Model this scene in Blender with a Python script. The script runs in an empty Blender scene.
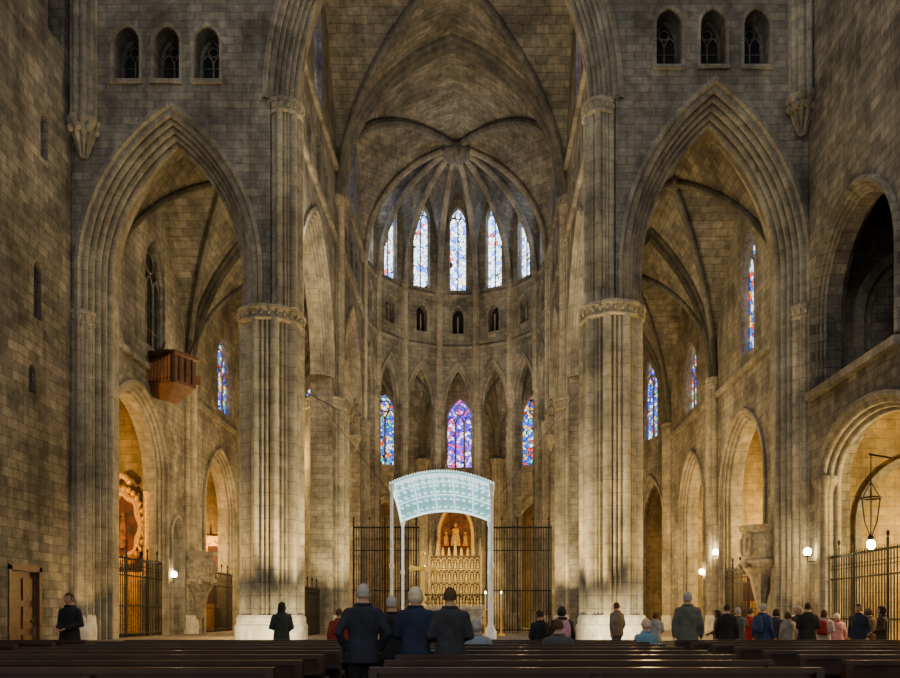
import bpy, bmesh, math, random
from mathutils import Vector, Matrix
from mathutils.geometry import tessellate_polygon
random.seed(7)
PI=math.pi
scene=bpy.context.scene

# ------------------------------------------------------------------ materials
def newmat(name):
    m=bpy.data.materials.new(name); m.use_nodes=True
    nt=m.node_tree; b=nt.nodes["Principled BSDF"]
    return m,nt,b
def N(nt,t,**k):
    n=nt.nodes.new(t)
    for a,v in k.items(): setattr(n,a,v)
    return n
def stone(name,base,contrast=0.35,bw=0.62,rh=0.31,mortar=0.014,stain=0.45,bumpd=0.25,streak=.30,wob=.03,mort=.58):
    m,nt,b=newmat(name); L=nt.links
    geo=N(nt,'ShaderNodeNewGeometry')
    nw=N(nt,'ShaderNodeTexNoise'); nw.inputs['Scale'].default_value=1.3; nw.inputs['Detail'].default_value=3; L.new(geo.outputs['Position'],nw.inputs['Vector'])
    sw=N(nt,'ShaderNodeVectorMath',operation='SCALE'); L.new(nw.outputs['Color'],sw.inputs[0]); sw.inputs['Scale'].default_value=wob*2
    aw=N(nt,'ShaderNodeVectorMath',operation='ADD'); L.new(geo.outputs['Position'],aw.inputs[0]); L.new(sw.outputs[0],aw.inputs[1])
    sp=N(nt,'ShaderNodeSeparateXYZ'); L.new(aw.outputs[0],sp.inputs[0])
    sn=N(nt,'ShaderNodeSeparateXYZ'); L.new(geo.outputs['True Normal'],sn.inputs[0])
    def ab(o):
        a=N(nt,'ShaderNodeMath',operation='ABSOLUTE'); L.new(o,a.inputs[0]); return a.outputs[0]
    ax,ay,az=ab(sn.outputs[0]),ab(sn.outputs[1]),ab(sn.outputs[2])
    g=N(nt,'ShaderNodeMath',operation='GREATER_THAN'); L.new(ax,g.inputs[0]); L.new(ay,g.inputs[1])
    mu=N(nt,'ShaderNodeMix',data_type='FLOAT'); L.new(g.outputs[0],mu.inputs[0]); L.new(sp.outputs[0],mu.inputs[2]); L.new(sp.outputs[1],mu.inputs[3])
    cw=N(nt,'ShaderNodeCombineXYZ'); L.new(mu.outputs[0],cw.inputs[0]); L.new(sp.outputs[2],cw.inputs[1])
    g2=N(nt,'ShaderNodeMath',operation='GREATER_THAN'); L.new(az,g2.inputs[0]); g2.inputs[1].default_value=0.72
    mv=N(nt,'ShaderNodeMix',data_type='VECTOR'); L.new(g2.outputs[0],mv.inputs[0]); L.new(cw.outputs[0],mv.inputs[4]); L.new(aw.outputs[0],mv.inputs[5])
    br=N(nt,'ShaderNodeTexBrick'); L.new(mv.outputs[1],br.inputs['Vector'])
    br.inputs['Scale'].default_value=1; br.inputs['Brick Width'].default_value=bw; br.inputs['Row Height'].default_value=rh
    br.inputs['Mortar Size'].default_value=mortar; br.inputs['Mortar Smooth'].default_value=0.4
    c=Vector(base)
    c1=c*(1+contrast); c2=c*(1-contrast)
    br.inputs['Color1'].default_value=(c1.x*1.02,c1.y,c1.z*.95,1)
    br.inputs['Color2'].default_value=(c2.x,c2.y,c2.z*1.08,1)
    br.inputs['Mortar'].default_value=(*(c*mort),1)
    n1=N(nt,'ShaderNodeTexNoise'); L.new(geo.outputs['Position'],n1.inputs['Vector']); n1.inputs['Scale'].default_value=0.55; n1.inputs['Detail'].default_value=9; n1.inputs['Roughness'].default_value=.68
    r1=N(nt,'ShaderNodeMapRange'); L.new(n1.outputs[0],r1.inputs[0]); r1.inputs[1].default_value=0.38; r1.inputs[2].default_value=0.60; r1.inputs[3].default_value=1-stain; r1.inputs[4].default_value=1.15
    mp=N(nt,'ShaderNodeMapping'); L.new(geo.outputs['Position'],mp.inputs[0]); mp.inputs['Scale'].default_value=(2.2,2.2,0.3)
    n2=N(nt,'ShaderNodeTexNoise'); L.new(mp.outputs[0],n2.inputs['Vector']); n2.inputs['Scale'].default_value=0.8; n2.inputs['Detail'].default_value=6; n2.inputs['Roughness'].default_value=0.6
    r2=N(nt,'ShaderNodeMapRange'); L.new(n2.outputs[0],r2.inputs[0]); r2.inputs[1].default_value=0.34; r2.inputs[2].default_value=0.64; r2.inputs[3].default_value=1-streak; r2.inputs[4].default_value=1+streak*.5
    n4=N(nt,'ShaderNodeTexNoise'); L.new(geo.outputs['Position'],n4.inputs['Vector']); n4.inputs['Scale'].default_value=4.0; n4.inputs['Detail'].default_value=7; n4.inputs['Roughness'].default_value=.65
    r4=N(nt,'ShaderNodeMapRange'); L.new(n4.outputs[0],r4.inputs[0]); r4.inputs[1].default_value=0.32; r4.inputs[2].default_value=0.66; r4.inputs[3].default_value=.72; r4.inputs[4].default_value=1.2
    mm=N(nt,'ShaderNodeMath',operation='MULTIPLY'); L.new(r1.outputs[0],mm.inputs[0]); L.new(r2.outputs[0],mm.inputs[1])
    m2=N(nt,'ShaderNodeMath',operation='MULTIPLY'); L.new(mm.outputs[0],m2.inputs[0]); L.new(r4.outputs[0],m2.inputs[1])
    mx=N(nt,'ShaderNodeVectorMath',operation='SCALE'); L.new(br.outputs['Color'],mx.inputs[0]); L.new(m2.outputs[0],mx.inputs['Scale'])
    L.new(mx.outputs[0],b.inputs['Base Color']); b.inputs['Roughness'].default_value=0.9
    b.inputs['Specular IOR Level'].default_value=0.2
    n3=N(nt,'ShaderNodeTexNoise'); L.new(geo.outputs['Position'],n3.inputs['Vector']); n3.inputs['Scale'].default_value=9; n3.inputs['Detail'].default_value=5
    ad=N(nt,'ShaderNodeMath',operation='MULTIPLY_ADD'); L.new(br.outputs['Fac'],ad.inputs[0]); ad.inputs[1].default_value=-0.8; L.new(n3.outputs[0],ad.inputs[2])
    bp=N(nt,'ShaderNodeBump'); bp.inputs['Strength'].default_value=bumpd; bp.inputs['Distance'].default_value=0.06
    L.new(ad.outputs[0],bp.inputs['Height']); L.new(bp.outputs[0],b.inputs['Normal'])
    return m
def plain(name,col,rough=0.6,metal=0.0,em=None,es=0,noise=0.25,nscale=6,bump=0.0):
    m,nt,b=newmat(name); L=nt.links
    tc=N(nt,'ShaderNodeTexCoord')
    n=N(nt,'ShaderNodeTexNoise'); n.inputs['Scale'].default_value=nscale; n.inputs['Detail'].default_value=4
    L.new(tc.outputs['Object'],n.inputs['Vector'])
    r=N(nt,'ShaderNodeMapRange'); L.new(n.outputs[0],r.inputs[0]); r.inputs[1].default_value=.3; r.inputs[2].default_value=.7; r.inputs[3].default_value=1-noise; r.inputs[4].default_value=1+noise
    s=N(nt,'ShaderNodeVectorMath',operation='SCALE'); s.inputs[0].default_value=col; L.new(r.outputs[0],s.inputs['Scale'])
    L.new(s.outputs[0],b.inputs['Base Color'])
    b.inputs['Roughness'].default_value=rough; b.inputs['Metallic'].default_value=metal
    if em: b.inputs['Emission Color'].default_value=(*em,1); b.inputs['Emission Strength'].default_value=es
    if bump:
        bp=N(nt,'ShaderNodeBump'); bp.inputs['Strength'].default_value=bump; bp.inputs['Distance'].default_value=0.03
        L.new(n.outputs[0],bp.inputs['Height']); L.new(bp.outputs[0],b.inputs['Normal'])
    return m
def glass(name,stops,strength,scale=5.0,lead=.06):
    m,nt,b=newmat(name); L=nt.links
    geo=N(nt,'ShaderNodeNewGeometry')
    v=N(nt,'ShaderNodeTexVoronoi'); v.inputs['Scale'].default_value=scale; L.new(geo.outputs['Position'],v.inputs['Vector'])
    sp=N(nt,'ShaderNodeSeparateColor'); L.new(v.outputs['Color'],sp.inputs[0])
    cr=N(nt,'ShaderNodeValToRGB'); cr.color_ramp.interpolation='CONSTANT'
    e=cr.color_ramp.elements
    e[0].position=0; e[0].color=(*stops[0][1],1); e[1].position=stops[1][0]; e[1].color=(*stops[1][1],1)
    for p,c in stops[2:]:
        k=e.new(p); k.color=(*c,1)
    L.new(sp.outputs[0],cr.inputs[0])
    d=N(nt,'ShaderNodeTexVoronoi',feature='DISTANCE_TO_EDGE'); d.inputs['Scale'].default_value=scale; L.new(geo.outputs['Position'],d.inputs['Vector'])
    g=N(nt,'ShaderNodeMath',operation='GREATER_THAN'); L.new(d.outputs[0],g.inputs[0]); g.inputs[1].default_value=lead
    s=N(nt,'ShaderNodeMath',operation='MULTIPLY'); L.new(g.outputs[0],s.inputs[0]); s.inputs[1].default_value=strength
    b.inputs['Base Color'].default_value=(.02,.02,.03,1)
    L.new(cr.outputs[0],b.inputs['Emission Color']); L.new(s.outputs[0],b.inputs['Emission Strength'])
    b.inputs['Roughness'].default_value=.2
    return m
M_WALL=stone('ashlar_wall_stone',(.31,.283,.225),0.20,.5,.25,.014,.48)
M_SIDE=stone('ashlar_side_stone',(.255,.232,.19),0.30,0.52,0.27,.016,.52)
M_ARCH=stone('arch_moulding_stone',(.36,.325,.25),0.08,0.5,0.42,0.010,0.42,0.14)
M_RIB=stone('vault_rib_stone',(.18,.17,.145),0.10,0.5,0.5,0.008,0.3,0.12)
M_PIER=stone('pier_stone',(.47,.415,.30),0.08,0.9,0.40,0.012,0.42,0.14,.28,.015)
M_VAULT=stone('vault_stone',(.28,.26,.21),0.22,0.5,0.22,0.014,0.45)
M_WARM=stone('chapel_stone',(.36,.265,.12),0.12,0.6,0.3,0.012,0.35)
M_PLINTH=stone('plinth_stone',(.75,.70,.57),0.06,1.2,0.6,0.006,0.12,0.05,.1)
M_FLOOR=stone('floor_stone',(.20,.165,.13),0.15,0.9,0.6,0.012,0.3,0.1,.1)
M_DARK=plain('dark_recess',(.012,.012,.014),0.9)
M_IRON=plain('wrought_iron',(.008,.008,.008),0.6,0.3)
M_WOOD=plain('dark_pew_wood',(.042,.019,.011),0.33,0,noise=.4,nscale=3)
M_WOOD2=plain('brown_oak_wood',(.13,.055,.022),0.5,0,noise=.35)
M_GOLD=plain('gilded_wood',(.90,.50,.08),0.4,0.5,noise=.45,nscale=14,bump=.8)
M_SILV=plain('gilt_silver_repousse',(.90,.70,.32),0.45,0.35,noise=.5,nscale=18,bump=.9)
M_RETB=plain('retable_ground',(.20,.12,.04),0.6,0.2,noise=.5,nscale=16,bump=.5)
M_PAINT=plain('altar_painting',(.09,.016,.006),0.7,0,noise=.9,nscale=2.5)
M_MURAL=plain('gold_ground_painting',(.26,.10,.02),0.7,0,noise=.8,nscale=4)
M_CAN=plain('glowing_canopy_silver',(.24,.44,.46),0.35,0.3,noise=.6,nscale=14,bump=1.0,em=(.30,.80,.85),es=.42)  # teal emission puts the shimmer of lit silver into the material
M_CANB=plain('glowing_canopy_bead',(.85,.92,.90),0.3,0.2,em=(.75,1,1),es=1.3)  # emission stands in for highlights on the silver beads
M_POST=plain('glowing_painted_post',(.80,.80,.74),0.4,em=(1,1,.95),es=.12)  # faint emission added, lifts the white posts as if lit
M_LAMP=plain('lamp_bulb',(1,.9,.7),0.5,em=(1,.78,.40),es=110)
M_CLOTH=plain('altar_cloth',(.72,.64,.50),.8)
M_STAT=plain('statue_stone',(.30,.255,.18),.8,noise=.4,bump=.4)
G_CLEAR=glass('clerestory_stained_glass',[(0,(.55,.75,1)),(.28,(.9,.93,1)),(.60,(.08,.22,1)),(.72,(1,.75,.30)),(.76,(.45,.7,1)),(.95,(.7,.06,.06))],5.0,4.5,.05)
G_PURP=glass('purple_stained_glass',[(0,(.08,.03,.85)),(.3,(.35,.08,.9)),(.5,(.80,.55,1)),(.66,(.05,.05,.7)),(.80,(.85,.04,.2)),(.9,(.9,.9,1))],2.8,5)
G_BLUE=glass('blue_stained_glass',[(0,(.02,.15,.9)),(.22,(.03,.42,.35)),(.34,(.65,.8,1)),(.58,(.75,.05,.02)),(.68,(.95,.55,.1)),(.76,(.03,.08,.8))],2.6,5,.075)

# ------------------------------------------------------------------ mesh builder
class MB:
    def __init__(s): s.v=[]; s.f=[]; s.m=[]
    def add(s,vs,fs,mi=0):
        o=len(s.v); s.v+= [tuple(v) for v in vs]
        for f in fs: s.f.append(tuple(i+o for i in f)); s.m.append(mi)
    def box(s,c,d,mi=0,M=None):
        x,y,z=d[0]/2,d[1]/2,d[2]/2
        vs=[Vector((a*x,b*y,e*z)) for a in(-1,1) for b in(-1,1) for e in(-1,1)]
        if M is not None: vs=[M@v for v in vs]
        c=Vector(c); vs=[v+c for v in vs]
        s.add(vs,[(0,1,3,2),(4,6,7,5),(0,4,5,1),(2,3,7,6),(0,2,6,4),(1,5,7,3)],mi)
    def loft(s,rings,mi=0,cap=True,closed=True):
        n=len(rings[0]); vs=[p for r in rings for p in r]; fs=[]
        for i in range(len(rings)-1):
            for j in range(n if closed else n-1):
                k=(j+1)%n
                fs.append((i*n+j,i*n+k,(i+1)*n+k,(i+1)*n+j))
        if cap and closed:
            fs.append(tuple(range(n))); fs.append(tuple(reversed(range((len(rings)-1)*n,len(rings)*n))))
        s.add(vs,fs,mi)
    def tube(s,pts,rad,seg=8,mi=0,cap=True):
        pts=[Vector(p) for p in pts]
        if not isinstance(rad,(list,tuple)): rad=[rad]*len(pts)
        rings=[]; ref=None
        for i,p in enumerate(pts):
            t=(pts[min(i+1,len(pts)-1)]-pts[max(i-1,0)]).normalized()
            if ref is None:
                ref=Vector((1,0,0)) if abs(t.x)<.8 else Vector((0,1,0))
            a=(ref-t*ref.dot(t)).normalized(); b=t.cross(a); ref=a
            rings.append([p+(a*math.cos(2*PI*k/seg)+b*math.sin(2*PI*k/seg))*rad[i] for k in range(seg)])
        s.loft(rings,mi,cap)
    def sph(s,c,r,mi=0,nu=12,nv=8,M=None):
        if not isinstance(r,(list,tuple)): r=(r,r,r)
        c=Vector(c); rings=[]
        for i in range(1,nv):
            t=PI*i/nv
            ring=[Vector((r[0]*math.sin(t)*math.cos(2*PI*k/nu),r[1]*math.sin(t)*math.sin(2*PI*k/nu),r[2]*math.cos(t))) for k in range(nu)]
            rings.append(ring)
        top=Vector((0,0,r[2])); bot=-top
        vs=[top]+[p for q in rings for p in q]+[bot]
        if M is not None: vs=[M@v for v in vs]
        vs=[v+c for v in vs]; fs=[]
        for k in range(nu): fs.append((0,1+k,1+(k+1)%nu))
        for i in range(nv-2):
            for k in range(nu):
                a=1+i*nu; fs.append((a+k,a+nu+k,a+nu+(k+1)%nu,a+(k+1)%nu))
        a=1+(nv-2)*nu
        for k in range(nu): fs.append((a+k,len(vs)-1,a+(k+1)%nu))
        s.add(vs,fs,mi)
    def lobed(s,c,prof,lobes,bump,mi=0,seg=6,squash=0.0,phase=0,sub=False):
        n=lobes*seg; rings=[]
        for R,z in prof:
            ring=[]
            for k in range(n):
                t=2*PI*k/n+phase
                r=R*(1+squash*abs(math.cos(2*t))**2)
                b=abs(math.sin(lobes*(t-phase)/2))**.8
                if sub:
                    f=(lobes*(t-phase)/(2*PI))%1.0
                    if f<.55: b=math.sin(PI*f/.55)**.6
                    elif f<.775: b=.62*math.sin(PI*(f-.55)/.225)**.6
                    else: b=.62*math.sin(PI*(f-.775)/.225)**.6 if f<1 else 0
                r=r-bump+bump*b
                ring.append(Vector((c[0]+r*math.cos(t),c[1]+r*math.sin(t),z)))
            rings.append(ring)
        s.loft(rings,mi)
    def build(s,name,mats,parent=None,smooth=None,recalc=True):
        me=bpy.data.meshes.new(name); me.from_pydata(s.v,[],s.f)
        for m in mats: me.materials.append(m)
        me.polygons.foreach_set('material_index',s.m)
        if recalc:
            bm=bmesh.new(); bm.from_mesh(me); bmesh.ops.recalc_face_normals(bm,faces=bm.faces); bm.to_mesh(me); bm.free()
        if smooth:
            me.shade_smooth(); me.set_sharp_from_angle(angle=math.radians(smooth))
        me.update()
        o=bpy.data.objects.new(name,me); scene.collection.objects.link(o)
        if parent: o.parent=parent
        return o
def empty(name,loc=(0,0,0),rz=0):
    o=bpy.data.objects.new(name,None); scene.collection.objects.link(o); o.location=loc; o.rotation_euler=(0,0,rz); o.empty_display_size=.2
    return o

class Fr:
    def __init__(s,o,u,w): s.o=Vector(o); s.u=Vector(u).normalized(); s.w=Vector(w).normalized()
    def __call__(s,u,v,w=0): return s.o+s.u*u+s.w*w+Vector((0,0,v))

def arch(u0,u1,sp,ap,n=14):
    a=(u1-u0)/2; h=ap-sp; pts=[]
    if h>=a*0.999:
        R=(h*h+a*a)/(2*a); th=math.asin(min(1,h/R))
        for i in range(n+1):
            t=th*i/n; pts.append((u0+R-R*math.cos(t),sp+R*math.sin(t)))
        pts+= [(u0+u1-p[0],p[1]) for p in reversed(pts[:-1])]
    else:
        for i in range(2*n+1):
            t=PI*i/(2*n); pts.append(((u0+u1)/2-a*math.cos(t),sp+h*math.sin(t)))
    return pts
def opening(u0,u1,z0,sp,ap,n=14):
    return [(u0,z0)]+arch(u0,u1,sp,ap,n)+[(u1,z0)]
def circ(u,v,r,n=20): return [(u+r*math.cos(2*PI*k/n),v+r*math.sin(2*PI*k/n)) for k in range(n)]

def panel(mb,F,outer,holes,t,mi=0,mr=None):
    loops=[outer]+holes
    tris=tessellate_polygon([[Vector((p[0],p[1],0)) for p in l] for l in loops])
    flat=[p for l in loops for p in l]
    n=len(flat)
    vs=[F(p[0],p[1],0) for p in flat]+[F(p[0],p[1],t) for p in flat]
    fs=[tuple(tr) for tr in tris]+[tuple(i+n for i in reversed(tr)) for tr in tris]
    mb.add(vs,fs,mi)
    vs2=vs; o=0; fs=[]
    for l in loops:
        m=len(l)
        for i in range(m):
            j=(i+1)%m; fs.append((o+i,o+j,o+j+n,o+i+n))
        o+=m
    mb.add(vs2,fs,mi if mr is None else mr)
def rolls(off,dep,n,bump,seg=6):
    L=math.hypot(off,dep) or 1; d=(dep/L,-off/L); out=[]
    for i in range(n*seg+1):
        t=i/(n*seg); b=bump*abs(math.sin(n*PI*t))**.8
        out.append((t*off+d[0]*b,t*dep+d[1]*b))
    return out
def sweep(mb,F,path,prof,mi=0,w0=0):
    rings=[]; n=len(path)
    def nrm(a,b):
        t=(b[0]-a[0],b[1]-a[1]); l=math.hypot(*t) or 1; return (t[1]/l,-t[0]/l)
    for i,p in enumerate(path):
        n1=nrm(path[max(i-1,0)],path[i]) if i>0 else nrm(path[0],path[1])
        n2=nrm(path[i],path[i+1]) if i<n-1 else n1
        m=(n1[0]+n2[0],n1[1]+n2[1]); l=math.hypot(*m) or 1; m=(m[0]/l,m[1]/l)
        c=max(0.6,m[0]*n1[0]+m[1]*n1[1]); m=(m[0]/c,m[1]/c)
        rings.append([F(p[0]+m[0]*o,p[1]+m[1]*o,w0+w) for o,w in prof])
    mb.loft(rings,mi,cap=False,closed=False)
wn=[0]
def window(F,uc,w,z0,z1,mat,depth,lights=2,bar=0.07,stone_m=None):
    wn[0]+=1
    e=empty('window_%d'%wn[0])
    a=w/2; h=min(z1-z0-0.3,w*0.95); sp=z1-h
    mb=MB(); out=opening(uc-a,uc+a,z0,sp,z1,8)
    panel(mb,F,[(p[0],p[1]) for p in out],[],0.03)
    for i,v in enumerate(mb.v): mb.v[i]=tuple(Vector(v)+F.w*depth)
    mb.build('glass_pane',[mat],e)
    mb=MB(); lw=w/lights
    for i in range(1,lights):
        u=uc-a+lw*i
        mb.tube([F(u,z0,depth-.05),F(u,sp,depth-.05)],bar*.6,6)
    for i in range(lights):
        u0=uc-a+lw*i; mb.tube([F(p[0],p[1],depth-.05) for p in arch(u0,u0+lw,sp-lw*.2,sp+lw*.75,6)],bar*.5,6)
    rr=w*.2; mb.tube([F(uc+rr*math.cos(k*PI/8),sp+h*.52+rr*math.sin(k*PI/8),depth-.05) for k in range(17)],bar*.5,6)
    for k in range(int((sp-z0)/.8)):
        mb.tube([F(uc-a,z0+.8*(k+1),depth-.03),F(uc+a,z0+.8*(k+1),depth-.03)],.015,4)
    sweep(mb,F,out,[(0,depth-.2),(.05,depth-.12),(.05,depth+.02)])
    mb.build('mullions_and_tracery',[stone_m or M_ARCH],e,30)

def capital(mb,c,R,z,lobes=16,h=.44,mi=0,k_=1.0):
    mb.lobed(c,[(R*.99,z-h),(R*1.05,z-h+.04),(R*1.05,z-h+.09),(R*1.0,z-h+.12),(R*1.02,z-h*.45),(R*1.05,z-h*.22),(R*1.10,z-.1),(R*1.10,z),(R*.98,z+.06)],lobes,R*.08,mi)
    n=int(28*max(.5,R))
    for k in range(n):
        t=2*PI*k/n; mb.sph((c[0]+R*1.02*math.cos(t),c[1]+R*1.02*math.sin(t),z-.22),(.055,.055,.08),mi,6,4)

# ------------------------------------------------------------------ frames & key dims
DZ=0.6
FE=Fr((0,25,0),(1,0,0),(0,1,0))
FNL=Fr((-11.6,0,0),(0,1,0),(-1,0,0))
FNR=Fr((11.4,0,0),(0,1,0),(1,0,0))
FAL=Fr((-11.2,0,0),(0,1,0),(-1,0,0))
FAR=Fr((11.2,0,0),(0,1,0),(1,0,0))
FCL=Fr((-4.9,0,0),(0,1,0),(-1,0,0))
FCR=Fr((4.9,0,0),(0,1,0),(1,0,0))

mb=MB(); mb.box((0,15,-.15),(36,62,.3)); 
mb.build('floor',[M_FLOOR])
mb=MB()
for i in range(4):
    mb.box((0,(23.2+.35*i+58)/2,.15*i+.075),(22.8,58-(23.2+.35*i),.15))
mb.build('stone_steps',[M_FLOOR])

# ------------------------------------------------------------------ east wall
LU=(-11.3,-5.8,12.1,17.2); RU=(5.65,11.35,12.3,17.95)
mb=MB()
holes=[opening(-5.4,5.4,.3,17.5,27,22),opening(LU[0],LU[1],.3,LU[2],LU[3],18),opening(RU[0],RU[1],.3,RU[2],RU[3],18)]
wl=[(-9.88,18.1,19.75),(-8.63,18.1,19.75),(-7.38,18.1,19.75),(7.06,18.55,20.3),(8.44,18.55,20.3),(9.8,18.55,20.3)]
for u,a,b in wl: holes.append(opening(u-.38,u+.38,a,b-.5,b,6))
holes.append(circ(-8.5,21.3,.7))
panel(mb,FE,[(-11.9,0),(11.7,0),(11.7,28.5),(-11.9,28.5)],holes,1.0)
mb.build('wall_east',[M_WALL])
for u,a,b in wl:
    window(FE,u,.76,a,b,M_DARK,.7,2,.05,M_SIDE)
mb=MB()
for u,a,b in wl:
    sweep(mb,FE,opening(u-.38,u+.38,a,b-.5,b,6),[(-.12,0),(-.12,-.06),(-.02,-.06),(.0,.1)])
    mb.box((u,24.97,a-.07),(1.0,.14,.12))
mb.build('trim_triforium_surrounds',[M_ARCH],None,30)
window(FE,-8.5,1.2,20.75,21.95,G_CLEAR,.7,2)

def moulded(name,F,u0,u1,sp,ap,off,dep,n,bump,z0=None,mat=None):
    mb=MB()
    path=arch(u0,u1,sp,ap,20)
    if z0 is not None: path=[(u0,z0)]+path+[(u1,z0)]
    sweep(mb,F,path,[(-.18,0),(-.18,-.10),(-.06,-.12),(0,-.02)]+rolls(off,dep,n,bump))
    sweep(mb,F,path,[(off,dep),(off,dep+.4)])
    return mb.build(name,[mat or M_ARCH],None,35)
moulded('pointed_arch',FE,LU[0],LU[1],LU[2],LU[3],.62,.85,5,.13,z0=DZ)
moulded('pointed_arch',FE,RU[0],RU[1],RU[2],RU[3],.66,.85,5,.13,z0=DZ)
moulded('pointed_arch',FE,-5.45,5.45,17.5,27,.72,.8,6,.12)

# ------------------------------------------------------------------ piers
def pier(c,R,z0,ztop,lobes=16,bump=.11,plinth=True,cap=True,name='clustered_pier',upper=None,sub=False,seg=6):
    mb=MB()
    zb=z0+(.75 if plinth else 0)
    if plinth:
        mb.lobed(c,[(R*1.14,z0),(R*1.14,z0+.45),(R*1.09,z0+.5),(R*1.09,z0+.68),(R*1.03,z0+.78)],8,.02,1,4)
    mb.lobed(c,[(R,zb),(R,ztop-.4)],lobes,bump,0,seg,squash=0.04,sub=sub)
    if cap: capital(mb,c,R*.99,ztop,lobes)
    if upper:
        cx,cy,r,z1=upper
        mb.lobed((cx,cy),[(r,ztop),(r,z1-.3)],6,.16,0,24,sub=True)
        capital(mb,(cx,cy),r*.98,z1,10)
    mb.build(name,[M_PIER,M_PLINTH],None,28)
for s,cx in ((-1,-5.55),(1,5.4)):
    pier((cx,25.75),1.01,DZ,11.0 if s<0 else 11.15,9,.27,upper=(-5.0 if s<0 else 4.95,25.4,.55,17.5),sub=True,seg=36)
    pier((s*5.35,34.2),.95,DZ,10.5,8,.24,upper=(s*5.0,34.2,.42,19.2),sub=True,seg=28)
    pier((s*5.15,42),.62,DZ,11.5,12,.08,upper=(s*4.95,42,.3,20.3))
for s in (-1,1):
    zc=10.9 if s<0 else 11.1
    pier((s*11.42,25.35),.42,DZ,zc,8,.12,name='wall_respond')
    for y in (34,42): pier((s*11.25,y),.42,DZ,11.4,8,.08,name='wall_respond')
    mb=MB(); x=s*11.15; z=16.6 if s<0 else 17.3
    mb.lobed((x,24.85),[(.12,z-1.0),(.3,z-.5),(.42,z-.1),(.5,z),(.5,z+.12),(.40,z+.2),(.40,28)],8,.10)
    for k in range(8): mb.sph((x+.38*math.cos(k*PI/4),24.85+.38*math.sin(k*PI/4),z-.25),.12,0,6,4)
    mb.build('corbelled_shaft',[M_ARCH],None,32)

# ------------------------------------------------------------------ chancel side walls
for s,F in ((-1,FCL),(1,FCR)):
    mb=MB()
    hs=[opening(26.3,33.0,.3,11.2,16.3,14),opening(35.3,41.1,.3,11.2,16.0,14)]
    for yc in (30.1,38.2): 
        for d in (-1.6,0,1.6): hs.append(opening(yc+d-.35,yc+d+.35,18.0,19.0,19.5,5))
        hs.append(opening(yc-.7,yc+.7,20.8,23.6,24.8,6))
    panel(mb,F,[(25.9,0),(42.1,0),(42.1,26.4),(25.9,26.4)],hs,.9)
    mb.build('wall_chancel_'+('left' if s<0 else 'right'),[M_WALL])
    for u0,u1,ap in ((26.3,33.0,16.3),(35.3,41.1,16.0)):
        moulded('pointed_arch',F,u0,u1,11.2,ap,.45,.4,4,.08)
    for yc in (30.1,38.2):
        window(F,yc,1.4,20.8,24.8,G_BLUE,.3,2)
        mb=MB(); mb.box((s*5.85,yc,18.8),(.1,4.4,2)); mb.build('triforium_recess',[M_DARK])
    mb=MB(); 
    for z in (17.3,20.3): mb.box((s*4.86,34.1,z),(.22,15.8,.18))
    mb.build('trim_stringcourse',[M_ARCH])

# ------------------------------------------------------------------ vaults
def prof(k):
    if k<1: return lambda t: math.sqrt(max(0,1-t*t))
    R=(k*k+1)/2
    return lambda t: math.sqrt(max(0,R*R-(R-(1-min(1,t)))**2))/k
def bay(x0,x1,y0,y1,sp,cr,name,nn=24,rib=.14,ribm=None):
    a=(x1-x0)/2; b=(y1-y0)/2; cx=(x0+x1)/2; cy=(y0+y1)/2
    p=prof((cr-sp)/max(a,.1))
    mb=MB(); vs=[]; fs=[]
    for i in range(nn+1):
        for j in range(nn+1):
            u=-1+2*i/nn; v=-1+2*j/nn
            vs.append((cx+a*u,cy+b*v,sp+(cr-sp)*p(min(abs(u),abs(v)))))
    for i in range(nn):
        for j in range(nn):
            q=(i*(nn+1)+j,(i+1)*(nn+1)+j,(i+1)*(nn+1)+j+1,i*(nn+1)+j+1)
            u=(i+.5-nn/2); v=(j+.5-nn/2)
            if u*v>0: fs+= [(q[0],q[1],q[2]),(q[0],q[2],q[3])]
            else: fs+= [(q[0],q[1],q[3]),(q[1],q[2],q[3])]
    mb.add(vs,fs,0)
    for sg in (1,-1):
        mb.tube([(cx+a*t,cy+b*t*sg,sp+(cr-sp)*p(abs(t))-.08) for t in [-1+i/14 for i in range(29)]],rib,8,1)
    mb.sph((cx,cy,cr-.12),(.38,.38,.22),1,12,6)
    for yy in (y0,y1):
        mb.tube([(cx+a*t,yy,sp+(cr-sp)*p(abs(t))-.10) for t in [-1+i/14 for i in range(29)]],rib*1.9,8,1)
        mb.tube([(cx+a*t,yy-.3,sp+(cr-sp)*p(abs(t))-.02) for t in [-1+i/14 for i in range(29)]],rib,8,1)
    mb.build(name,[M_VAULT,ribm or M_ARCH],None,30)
bay(-4.9,4.9,26.0,34.3,19.2,26.0,'ceiling_chancel',rib=.17,ribm=M_RIB)
for s in (-1,1):
    x0,x1=(-11.2,-5.6) if s<0 else (5.6,11.2)
    bay(x0,x1,26.0,34,11.2,17.7,'ceiling_aisle',rib=.13,ribm=M_RIB)
    bay(x0,x1,34,42,11.2,17.7,'ceiling_aisle',rib=.13,ribm=M_RIB)
mb=MB(); FT=Fr((0,34.3,0),(1,0,0),(0,1,0))
sweep(mb,FT,arch(-4.95,4.95,19.2,26.05,20),[(-.9,-.3),(.0,-.3),(.12,-.22),(.2,0),(.12,.22),(0,.3),(-.9,.3)])
mb.build('trim_chancel_transverse_arch',[M_RIB],None,35)

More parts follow.
